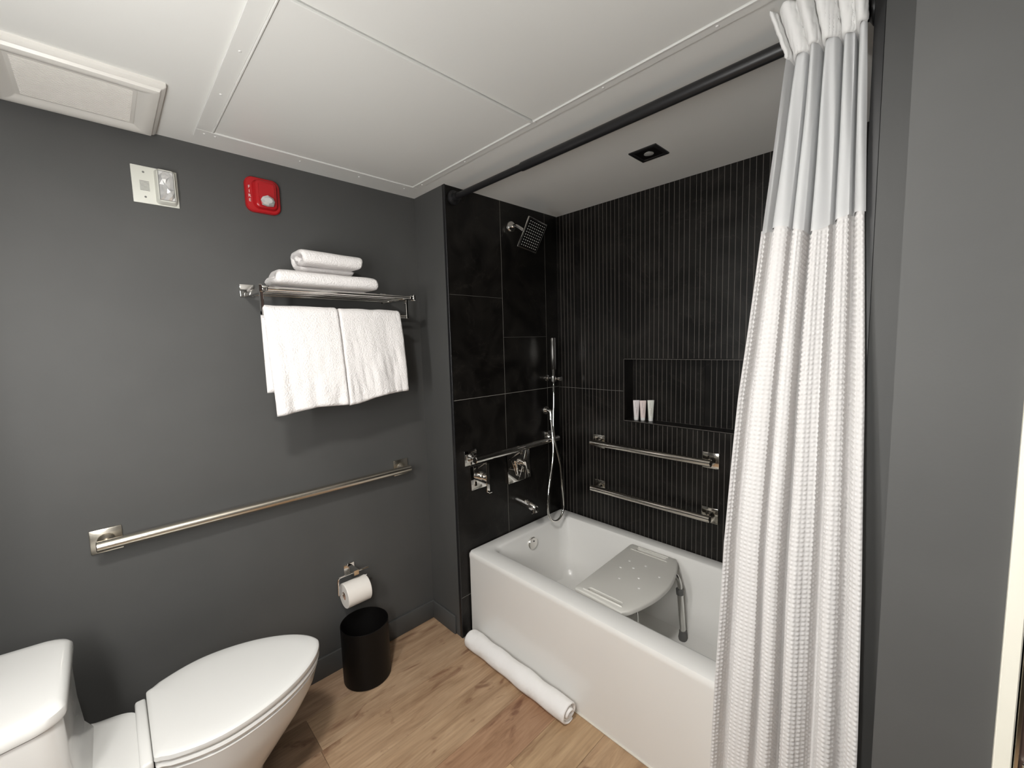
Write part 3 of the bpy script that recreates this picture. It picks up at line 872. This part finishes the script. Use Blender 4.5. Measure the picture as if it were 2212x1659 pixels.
def hanging_towel(label, y0, y1, zf, zb, seed, off, sl, th=.020, xr=.205, zr=ZS - .080, skew=0.0):
    """draped over the rail: back leg, over the rail, front leg"""
    nb_, nr, nf, m = 30, 16, 60, 70
    R = .0075 + th / 2 + off
    back = [(xr - R - .004 * (k / nb_), zb + (zr - zb) * k / nb_) for k in range(nb_)]
    arc = [(xr - R * math.cos(PI * k / nr), zr + R * math.sin(PI * k / nr)) for k in range(nr)]
    front = [(xr + R + .016 * math.sin(PI * .5 * k / nf), zr - (zr - zf) * k / nf) for k in range(nf + 1)]
    C = np.array(back + arc + front); n = len(C)
    t = np.linspace(0, 1, n)[:, None]; s = np.linspace(0, 1, m)[None, :]
    fr = np.clip((np.arange(n) - nb_ - nr) / nf, 0, 1)[:, None]
    Y = y0 + (y1 - y0) * s + skew * fr + 0 * t
    Z = C[:, 1][:, None] + sl * fr * (s - .5) + .004 * np.sin(6 * s + seed) * fr
    X = C[:, 0][:, None] + 0 * s
    fold = wobble(Y * 46 + Z * 6, Z * 5 + 0 * Y, seed, 1.0)
    X = X + fr ** .8 * (.0105 * fold + .0035 * wobble(Y * 90, Z * 40, seed + 9, 1.0)) + .006 * fr * (s - .3)
    Z = Z + .0015 * wobble(Y * 60, Z * 60, seed + 4)
    P = np.stack([X, Y, Z], -1)
    T = th * edge_taper(n, m, .006, (y1 - y0) / m, .013, .012) * (1 + .10 * wobble(Y * 40, Z * 40, seed + 2))
    me = thick_mesh('hanging_towel', P, T)
    o = link_mesh('hanging_towel', me, 'terry', None, False)
    return tag(o, label, 'towel', 'bath towels on the hanging rail')
hanging_towel('white terry bath towel on the hanging rail, hanging lower, nearer the toilet end', .418, .683, 1.272, 1.345, 11, .0005, .012, .021, skew=.012)
hanging_towel('white terry bath towel on the hanging rail, hanging shorter, nearer the tub', .685, .958, 1.290, 1.36, 23, .0000, .035, .020, skew=.012)

# ------------------------------------------------------------------ alarms on the left wall
al = thing('strobe_alarm', 'off-white square wall strobe alarm with clear lens and speaker slots', 'alarm', (0, .175, 2.072))
bm = bmesh.new(); bx(bm, (0, .114, 2.010), (.005, .236, 2.132), .0018, 2)
pl = done('back_plate', bm, 'plate_white', al)
bm = bmesh.new()
loft(bm, [[(x, y, z) for y, z, _ in rr(.176 - i, .228 + i, 2.016 - i, 2.126 + i, .010, 0, 5)] for x, i in ((.004, .003), (.010, .001), (.030, -.001), (.033, -.003))])
hou = done('lens_housing', bm, 'plate_white', al)
bm = bmesh.new()
# faceted lens: a jittered grid of small facets
rl = random.Random(12)
LV = [[bm.verts.new((.0338 + (0 if i in (0, 4) or j in (0, 7) else rl.uniform(.001, .009)), .183 + .038 * i / 4 + (0 if i in (0, 4) else rl.uniform(-.004, .004)), 2.024 + .094 * j / 7 + (0 if j in (0, 7) else rl.uniform(-.005, .005)))) for j in range(8)] for i in range(5)]
for i in range(4):
    for j in range(7):
        q = [LV[i][j], LV[i + 1][j], LV[i + 1][j + 1], LV[i][j + 1]]
        if rl.random() < .5: bm.faces.new((q[0], q[1], q[2])); bm.faces.new((q[0], q[2], q[3]))
        else: bm.faces.new((q[0], q[1], q[3])); bm.faces.new((q[1], q[2], q[3]))
done('strobe_lens', bm, 'lens', al, False)
bm = bmesh.new()
bx(bm, (.0330, .181, 2.022), (.0337, .223, 2.120))
done('lens_gasket', bm, 'slot_grey', hou)
bm = bmesh.new()
for k in range(8):
    z = 2.052 + k * .0042
    bx(bm, (.0047, .134, z), (.0054, .159, z + .0018))
done('speaker_slots', bm, 'slot_grey', pl)
for z in (2.031, 2.112):
    tube_obj('screw', [(.004, .146, z), (.0058, .146, z)], .0033, 'slot_grey', pl, 12)

fa = thing('fire_alarm', 'red wall fire alarm with white lettering and a small clear strobe', 'alarm', (0, .502, 2.108))
bm = bmesh.new()
def yz(y0, y1, z0, z1, r, x): return [(x, a_, b_) for a_, b_, _ in rr(y0, y1, z0, z1, r, 0, 6)]
loft(bm, [yz(.441, .563, 2.043, 2.175, .028, 0), yz(.441, .563, 2.043, 2.175, .028, .014), yz(.4445, .5595, 2.0465, 2.1715, .026, .0188), yz(.464, .552, 2.054, 2.164, .022, .0195), yz(.470, .546, 2.058, 2.160, .018, .036), yz(.474, .542, 2.062, 2.156, .015, .039)])
done('housing', bm, 'red', fa)
bm = bmesh.new()
loft(bm, [yz(.480, .536, 2.092, 2.150, .006, .037), yz(.481, .535, 2.093, 2.149, .005, .043)])
done('sounder_cover', bm, 'red', fa)
bm = bmesh.new()
loft(bm, [yz(.482, .534, 2.066, 2.096, .004, .038), yz(.484, .532, 2.067, 2.095, .004, .050)])
done('strobe_base', bm, 'red', fa)
bm = bmesh.new()
rr_ = random.Random(4)
rings = []
for x, s in ((.046, 1.0), (.056, .95), (.064, .55)):
    rings.append([(x + rr_.uniform(-.001, .001), .508 + .0270 * s * math.cos(q) * (1 + rr_.uniform(-.12, .12)), 2.080 + .0205 * s * math.sin(q) * (1 + rr_.uniform(-.12, .12))) for q in [2 * PI * i / 8 for i in range(8)]])
loft(bm, rings)
done('strobe_lens', bm, 'lens', fa, False)
def letters(txt, size, mtx, m, parent, name='lettering', depth=.0004):
    cu = bpy.data.curves.new('t', 'FONT'); cu.body = txt; cu.size = size; cu.extrude = depth; cu.align_x = 'CENTER'
    tmp = bpy.data.objects.new('t', cu); COL.objects.link(tmp)
    dg = bpy.context.evaluated_depsgraph_get(); dg.update()
    me = bpy.data.meshes.new_from_object(tmp.evaluated_get(dg))
    bpy.data.objects.remove(tmp)
    me.materials.clear(); me.transform(mtx)
    return link_mesh(name, me, m, parent, False)
for i, ch in enumerate('FIRE'):
    # upright letters one under another, facing the room (+x)
    mtx = Matrix.Translation((.0198, .4540, 2.127 - i * .0165)) @ Matrix(((0, 0, 1, 0), (1, 0, 0, 0), (0, 1, 0, 0), (0, 0, 0, 1)))
    letters(ch, .0155, mtx, 'white_print', fa)

# ------------------------------------------------------------------ ceiling: exhaust fan, access panels, recessed light
fan = thing('exhaust_fan', 'white ceiling exhaust fan grille with a stepped frame beside the grey wall', 'exhaust fan', (.2, .007, H - .03))
fx0, fx1, fy0, fy1 = .020, .372, -.174, .188
def fr_(i, z): return [(x, y, z) for x, y, _ in rr(fx0 + i, fx1 - i, fy0 + i, fy1 - i, .004, 0, 2)]
bm = bmesh.new()
loft(bm, [fr_(0, H), fr_(.0, H - .010), fr_(.006, H - .016), fr_(.010, H - .017), fr_(.014, H - .024), fr_(.024, H - .027), fr_(.036, H - .0255), fr_(.050, H - .021), fr_(.060, H - .014)], False, True)
done('grille_frame', bm, 'fan_plastic', fan)
bm = bmesh.new()
bx(bm, (fx0 + .059, fy0 + .059, H - .0165), (fx1 - .059, fy1 - .059, H - .0135))
pn = done('grille_panel', bm, 'fan_plastic', fan)
bm = bmesh.new()
k = 0; y = fy0 + .066
xx = fx0 + .068
while xx < fx1 - .068:
    bx(bm, (xx, fy0 + .068, H - .0176), (xx + .0022, fy1 - .068, H - .0160)); xx += .0062
done('grille_louvres', bm, 'fan_plastic', pn)

ap = thing('access_panel', 'white ceiling access panel in a screwed flange frame, two leaves', 'access panel', (.9, .7, H - .006))
ax0, ax1, ay0, ay1 = .150, 1.690, .330, 1.098
def frame_bar(lo, hi): return box_obj('frame_flange', lo, hi, 'panel', ap, .0012, 1)
fw_ = .048
frame_bar((ax0 - fw_ - .022, ay0 - fw_, H - .006), (ax0 - .004, ay1 + .034, H)); frame_bar((ax1 + .004, ay0 - fw_, H - .004), (ax1 + fw_, ay1 + .034, H))
frame_bar((ax0 - .004, ay0 - fw_, H - .006), (ax1 + .004, ay0 - .004, H)); frame_bar((ax0 - .004, ay1 + .004, H - .006), (ax1 + .004, ay1 + .034, H))
# raised lips round the leaves
def lipbar(lo, hi): return box_obj('frame_lip', lo, hi, 'panel', ap, .0008, 1)
lz = H - .0095
lipbar((ax0 - .004, ay0 - .004, lz), (ax0, ay1 + .004, H)); lipbar((ax1, ay0 - .004, lz), (ax1 + .004, ay1 + .004, H))
lipbar((ax0, ay0 - .004, lz), (ax1, ay0, H)); lipbar((ax0, ay1, lz), (ax1, ay1 + .004, H))
XM = .917
for a_, b_ in ((ax0 + .002, XM - .002), (XM + .002, ax1 - .002)):
    box_obj('panel_leaf', (a_, ay0 + .002, H - .0055), (b_, ay1 - .002, H - .001), 'panel', ap, .0012, 1)
box_obj('joint_strip', (XM - .0080, ay0 + .001, H - .0125), (XM - .0010, ay1 - .001, H - .0055), 'panel', ap, .0006, 1)
tube_obj('latch', [(XM, ay1 + .006, H - .004), (XM, ay1 + .006, H - .010)], .006, 'panel', ap, 12)
for (x_, y_) in ((ax0 - .030, ay0 - .022), (ax0 + .055, ay0 * 0 + .36), (.105, .62), (.105, .86), (.105, 1.08), (.20, 1.118), (.52, 1.118), (1.18, 1.118), (1.50, 1.118), (.42, .306), (.66, .306), (ax0 - .03, .34)):
    if (x_, y_) == (ax0 + .055, .36): continue
    tube_obj('screw', [(x_, y_, H - .005), (x_, y_, H - .0082)], [.0045, .003], 'seat_plastic', ap, 10)

dl = thing('recessed_light', 'small square black recessed downlight in the ceiling above the tub', 'ceiling light', (1.05, 1.637, H))
bm = bmesh.new()
loft(bm, [[(x, y, z) for x, y, _ in rr(1.05 - s, 1.05 + s, 1.637 - s, 1.637 + s, .002, 0, 2)] for s, z in ((.0585, H), (.0585, H - .004), (.0565, H - .0055), (.044, H - .0055), (.041, H - .002))], False, False)
done('trim_frame', bm, 'black_metal', dl)
box_obj('baffle', (1.05 - .043, 1.637 - .043, H - .0030), (1.05 + .043, 1.637 + .043, H - .0005), 'black_plastic', dl)
tube_obj('lamp_lens', [(1.05, 1.637, H - .002), (1.05, 1.637, H - .0045), (1.05, 1.637, H - .0062)], [.019, .019, .012], 'lens', dl, 24)

# ------------------------------------------------------------------ toilet paper holder and roll
th_ = thing('toilet_paper_holder', 'chrome toilet paper holder with a square plate and bent wire arm', 'paper holder', (0, .742, .468))
box_obj('wall_plate', (0, .717, .443), (.009, .767, .493), 'chrome', th_, .002, 2)
bm = bmesh.new()
loft(bm, [[(x, .742 + a_, z + b_) for a_, b_ in ((-.011, -.011), (.011, -.011), (.011, .011), (-.011, .011))] for x, z in ((.006, .474), (.050, .477), (.082, .478), (.090, .478))])
done('post', bm, 'chrome', th_)
RX, RZ2 = .078, .386
tube_obj('wire_arm', spline([(RX + .006, .800, .482), (RX + .006, .740, .482), (RX + .006, .680, .482), (RX + .006, .664, .479), (RX + .005, .660, .466), (RX + .003, .660, .430), (RX, .660, RZ2 + .022), (RX, .662, RZ2 + .014), (RX, .674, RZ2 + .011), (RX, .780, RZ2 + .011)], 6), .0036, 'chrome', th_, 10)
tp = thing('toilet_paper_roll', 'white toilet paper roll on the chrome holder above the black bin', 'toilet paper', (RX, .731, RZ2 - .055))
bm = bmesh.new()
n = 40; R0, R1 = .0180, .0555
ya, yb = .683, .792
prof = [(R0, ya), (R1 - .002, ya), (R1, ya + .002), (R1, yb - .002), (R1 - .002, yb), (R0, yb)]
V = [[bm.verts.new((RX + r_ * math.cos(2 * PI * k / n), y_, RZ2 + r_ * math.sin(2 * PI * k / n))) for k in range(n)] for r_, y_ in prof]
for i in range(len(V)):
    a_, b_ = V[i], V[(i + 1) % len(V)]
    for k in range(n): bm.faces.new((a_[k], a_[(k + 1) % n], b_[(k + 1) % n], b_[k]))
done('paper', bm, 'paper', tp)
bm = bmesh.new()
prof = [(R0 - .0012, ya + .001), (R0 + .0002, ya + .001), (R0 + .0002, yb - .001), (R0 - .0012, yb - .001)]
V = [[bm.verts.new((RX + r_ * math.cos(2 * PI * k / n), y_, RZ2 + r_ * math.sin(2 * PI * k / n))) for k in range(n)] for r_, y_ in prof]
for i in range(4):
    a_, b_ = V[i], V[(i + 1) % 4]
    for k in range(n): bm.faces.new((a_[k], a_[(k + 1) % n], b_[(k + 1) % n], b_[k]))
done('core', bm, 'card', tp)
# folded triangular end of the first sheet on the front of the roll
bm = bmesh.new()
def on_roll(a_, y_, d=.0009): return (RX + (R1 + d) * math.cos(a_), y_, RZ2 + (R1 + d) * math.sin(a_))
tipa = math.radians(38)
rows = []
for k in range(9):
    a_ = math.radians(96) + (tipa - math.radians(96)) * k / 8; s = k / 8
    rows.append([bm.verts.new(on_roll(a_, ya + .003 + (.113 * (j / 8)) * (1 - s) + .055 * s)) for j in range(9)])
for r0_, r1_ in zip(rows, rows[1:]):
    for j in range(8): bm.faces.new((r0_[j], r0_[j + 1], r1_[j + 1], r1_[j]))
done('folded_sheet', bm, 'paper', tp)

# ------------------------------------------------------------------ waste bin
bn = thing('waste_bin', 'round matte black waste bin on the floor under the toilet paper', 'waste bin', (.133, .746, 0))
BC = (.133, .746); 
def circ(r_, z): return [(BC[0] + r_ * math.cos(2 * PI * k / 48), BC[1] + r_ * math.sin(2 * PI * k / 48), z) for k in range(48)]
bm = bmesh.new()
loft(bm, [circ(.090, .0005), circ(.0985, .001), circ(.1030, .006), circ(.1035, .02), circ(.1040, .256), circ(.1045, .260), circ(.1035, .2625), circ(.1015, .262), circ(.1005, .256), circ(.100, .02), circ(.096, .012)])
done('bin_body', bm, 'black_plastic', bn)

# ------------------------------------------------------------------ rolled bath mat
def rolled_mat():
    n, m = 150, 110
    th = .0095; turns = 3.2; x0, x1 = .335, .955; yc = YT - .056; R = .047
    t = np.linspace(0, 1, n)
    rad = (.010 + (R - th / 2 - .010) * t)
    ang = -PI * .5 + 0.5 + (t - 1) * turns * 2 * PI
    s = np.linspace(0, 1, m)
    cy = rad * np.cos(ang); cz = rad * np.sin(ang)
    X = x0 + (x1 - x0) * s[None, :] + ((1 - t) * .012 * np.sin(9 * t))[:, None] * np.sign(s - .5)[None, :]
    k = 1 + .05 * np.sin(11 * s + 1) * .5 + .03 * np.sin(23 * s)
    bulge = wobble(X * 16, ang[:, None] * .9 + 0 * X, 8, 1.0)
    wr = wobble(X * 70, ang[:, None] * 2.2 + 0 * X, 15, 1.0)
    Y = yc + cy[:, None] * 1.04 * k[None, :] + (.0030 * bulge + .0022 * wr) * t[:, None] * np.cos(ang)[:, None]
    Z = R * .95 + cz[:, None] * .95 * k[None, :] + (.0035 * bulge + .0030 * wr) * t[:, None] * np.abs(np.sin(ang))[:, None]
    # flattened belly and a drooping outer corner at the right end
    Z = np.maximum(Z, th * .5)
    P = np.stack([X, np.minimum(Y, YT - .0075), Z], -1)
    T = th * edge_taper(n, m, .005, (x1 - x0) / m, .005, .004)
    me = thick_mesh('rolled_bath_mat', P, T)
    o = link_mesh('rolled_bath_mat', me, 'linen', None, False)
    tag(o, 'rolled white bath mat lying on the wood floor against the tub apron', 'bath mat')
rolled_mat()

# ------------------------------------------------------------------ toilet (faces +y)
to = thing('toilet', 'white one-piece toilet with closed lid beside the grey wall', 'toilet', (.405, .05, 0))
TX = .405
def dring(hw, y_back, y_front, z, n=40, wb=.80, sq=2.35, yw=None, bk=5.0):
    """elongated bowl outline; straight-ish back of width wb*hw"""
    pts = []
    ym = y_back + (y_front - y_back) * .46 if yw is None else yw
    for k in range(n):
        a = 2 * PI * k / n
        c_, s_ = math.cos(a), math.sin(a)
        x_ = math.copysign(abs(c_) ** (2 / sq if s_ < 0 else 2 / 2.05), c_) * hw
        if s_ >= 0: y_ = ym + s_ ** .98 * (y_front - ym)
        else:
            y_ = ym + math.copysign(abs(s_) ** (2 / bk), s_) * (ym - y_back)
            f = abs(s_) ** 2
            x_ *= 1 - (1 - wb) * f
        pts.append((TX + x_, y_, z))
    return pts
# deck rising into the tank
bm = bmesh.new()
def tank_ring(hwf, hwb, yf, yb_, r, z, n=7, bow=.012):
    pts = []
    for k in range(n * 4):
        pass
    ring_ = rr(-1, 1, 0, 1, .22, 0, n)
    out = []
    for x_, v_, _ in ring_:
        hw = hwb + (hwf - hwb) * v_
        y_ = yb_ + (yf - yb_) * v_ + bow * v_ * (1 - x_ * x_)
        out.append((TX + x_ * hw, y_, z))
    return out
TB = YB + .012
loft(bm, [tank_ring(.105, .12, .02, TB, .03, 0), tank_ring(.105, .12, .02, TB, .03, .16), tank_ring(.150, .165, -.01, TB, .03, .30), tank_ring(.165, .180, -.015, TB, .03, .385), tank_ring(.168, .183, -.03, TB, .03, .424), tank_ring(.167, .185, -.085, TB, .03, .432), tank_ring(.166, .187, -.118, TB, .03, .445), tank_ring(.166, .189, -.134, TB, .03, .475), tank_ring(.170, .196, -.142, TB, .03, .56), tank_ring(.176, .204, -.144, TB, .03, .680)])
done('tank', bm, 'porcelain', to)
bm = bmesh.new()
def lidr(d, z): return tank_ring(.181 + d, .210 + d, -.138 + d, TB - .004 - d * .3, .03, z)
loft(bm, [lidr(-.006, .681), lidr(0, .685), lidr(.002, .692), lidr(.001, .708), lidr(-.005, .717), lidr(-.014, .721), lidr(-.03, .722)])
done('tank_lid', bm, 'porcelain', to)
LB, LF = .002, .460
def lring(d, z):
    yb_, L = LB - d, LF + d
    ym = .155; half = []
    wb, wm = .153 + d, .198 + d
    rc = .012
    half += [(wb - rc + rc * math.sin(a), yb_ + rc - rc * math.cos(a)) for a in [PI / 2 * k / 4 for k in range(5)]]
    for k in range(1, 9):
        y_ = yb_ + rc + (ym - yb_ - rc) * k / 8
        half.append((wb + (wm - wb) * math.sin(PI / 2 * (y_ - yb_) / (ym - yb_)), y_))
    for k in range(1, 25):
        t = math.sin(PI / 2 * k / 24)
        half.append((wm * (1 - t ** 1.8) ** .6, ym + (L - ym) * t))
    return [(TX + x_, y_, z) for x_, y_ in half] + [(TX - x_, y_, z) for x_, y_ in half[-2::-1]]
def bring(d, kx, ky, z): return [(TX + (x_ - TX) * kx, .02 + (y_ - .02) * ky, z) for x_, y_, _ in lring(d, z)]
bm = bmesh.new()
loft(bm, [bring(-.008, .60, .56, 0), bring(-.008, .59, .555, .015), bring(-.008, .56, .53, .09), bring(-.008, .60, .58, .17), bring(-.008, .72, .74, .24), bring(-.008, .86, .885, .31), bring(-.008, .95, .965, .365), bring(-.008, .99, .995, .405), bring(-.006, 1, 1, .418), bring(-.010, 1, 1, .4245)])
done('bowl', bm, 'porcelain', to)
bm = bmesh.new(); loft(bm, [lring(-.012, .426), lring(-.004, .428), lring(-.001, .436), lring(-.004, .444), lring(-.010, .446)])
done('seat_ring', bm, 'seat_plastic', to)
bm = bmesh.new(); loft(bm, [lring(-.010, .4485), lring(-.002, .450), lring(.001, .456), lring(0, .466), lring(-.004, .470), lring(-.012, .4725), lring(-.05, .474)])
done('lid', bm, 'seat_plastic', to)
bm = bmesh.new(); bx(bm, (TX - .142, -.026, .424), (TX + .142, .0005, .4560), .008, 3)
done('hinge_cover', bm, 'seat_plastic', to)
box_obj('maker_mark', (TX + .088, -.062, .4245), (TX + .100, -.058, .4335), 'slot_grey', to)

# ------------------------------------------------------------------ door at the right
door = bpy.data.objects.new('door_1', None); COL.objects.link(door); door.location = (2.02, YW, 0); WORLD['door_1'] = Vector((2.02, YW, 0)); struct(door)
box_obj('casing', (2.0000, YW - .012, 0), (2.0185, YW + .028, 2.08), 'casing', door, .0015, 1)
box_obj('casing', (2.0000, YW - .012, 2.081), (2.75, YW + .028, 2.16), 'casing', door, .0015, 1)
box_obj('door_leaf', (2.0235, YW - .004, .01), (2.748, YW + .028, 2.075), 'door_brown', door, .001, 1)
box_obj('edge_strip', (2.0205, YW - .008, .01), (2.0255, YW + .002, 2.075), 'polished_steel', door, .0008, 1)
for zc in (.80, .22, 1.85):
    tube_obj('hinge', [(2.036, YW - .010, zc - .05), (2.036, YW - .010, zc - .048), (2.036, YW - .010, zc + .048), (2.036, YW - .010, zc + .05)], [.005, .008, .008, .005], 'polished_steel', door, 14)

# ------------------------------------------------------------------ vanity lamp on the wall behind the camera
for xv, wh in ((1.14, 'nearer the toilet'), (1.80, 'nearer the entry door')):
    vl = thing('vanity_lamp', 'tall white glowing vanity lamp bar on the vanity wall, ' + wh, 'wall lamp', (xv, YB, 1.10), 'vanity lamp bars')
    box_obj('lamp_back', (xv - .02, YB, 1.10), (xv + .02, YB + .02, 1.84), 'polished_steel', vl, .003, 1)
    box_obj('lamp_diffuser', (xv - .027, YB + .02, 1.11), (xv + .027, YB + .07, 1.83), 'lamp_glow', vl, .004, 1)
cd = thing('ceiling_downlight', 'round white recessed downlight in the ceiling near the vanity lamp', 'ceiling light', (1.40, -.02, H))
bm = bmesh.new()
def cr(r_, z): return [(1.40 + r_ * math.cos(2 * PI * k / 40), -.02 + r_ * math.sin(2 * PI * k / 40), z) for k in range(40)]
loft(bm, [cr(.115, H), cr(.115, H - .004), cr(.112, H - .006), cr(.092, H - .006), cr(.090, H - .003)], False, False)
done('trim_ring', bm, 'panel', cd)
bm = bmesh.new(); loft(bm, [cr(.0905, H - .0005), cr(.0905, H - .0045)])
done('lamp_lens', bm, 'down_glow', cd)
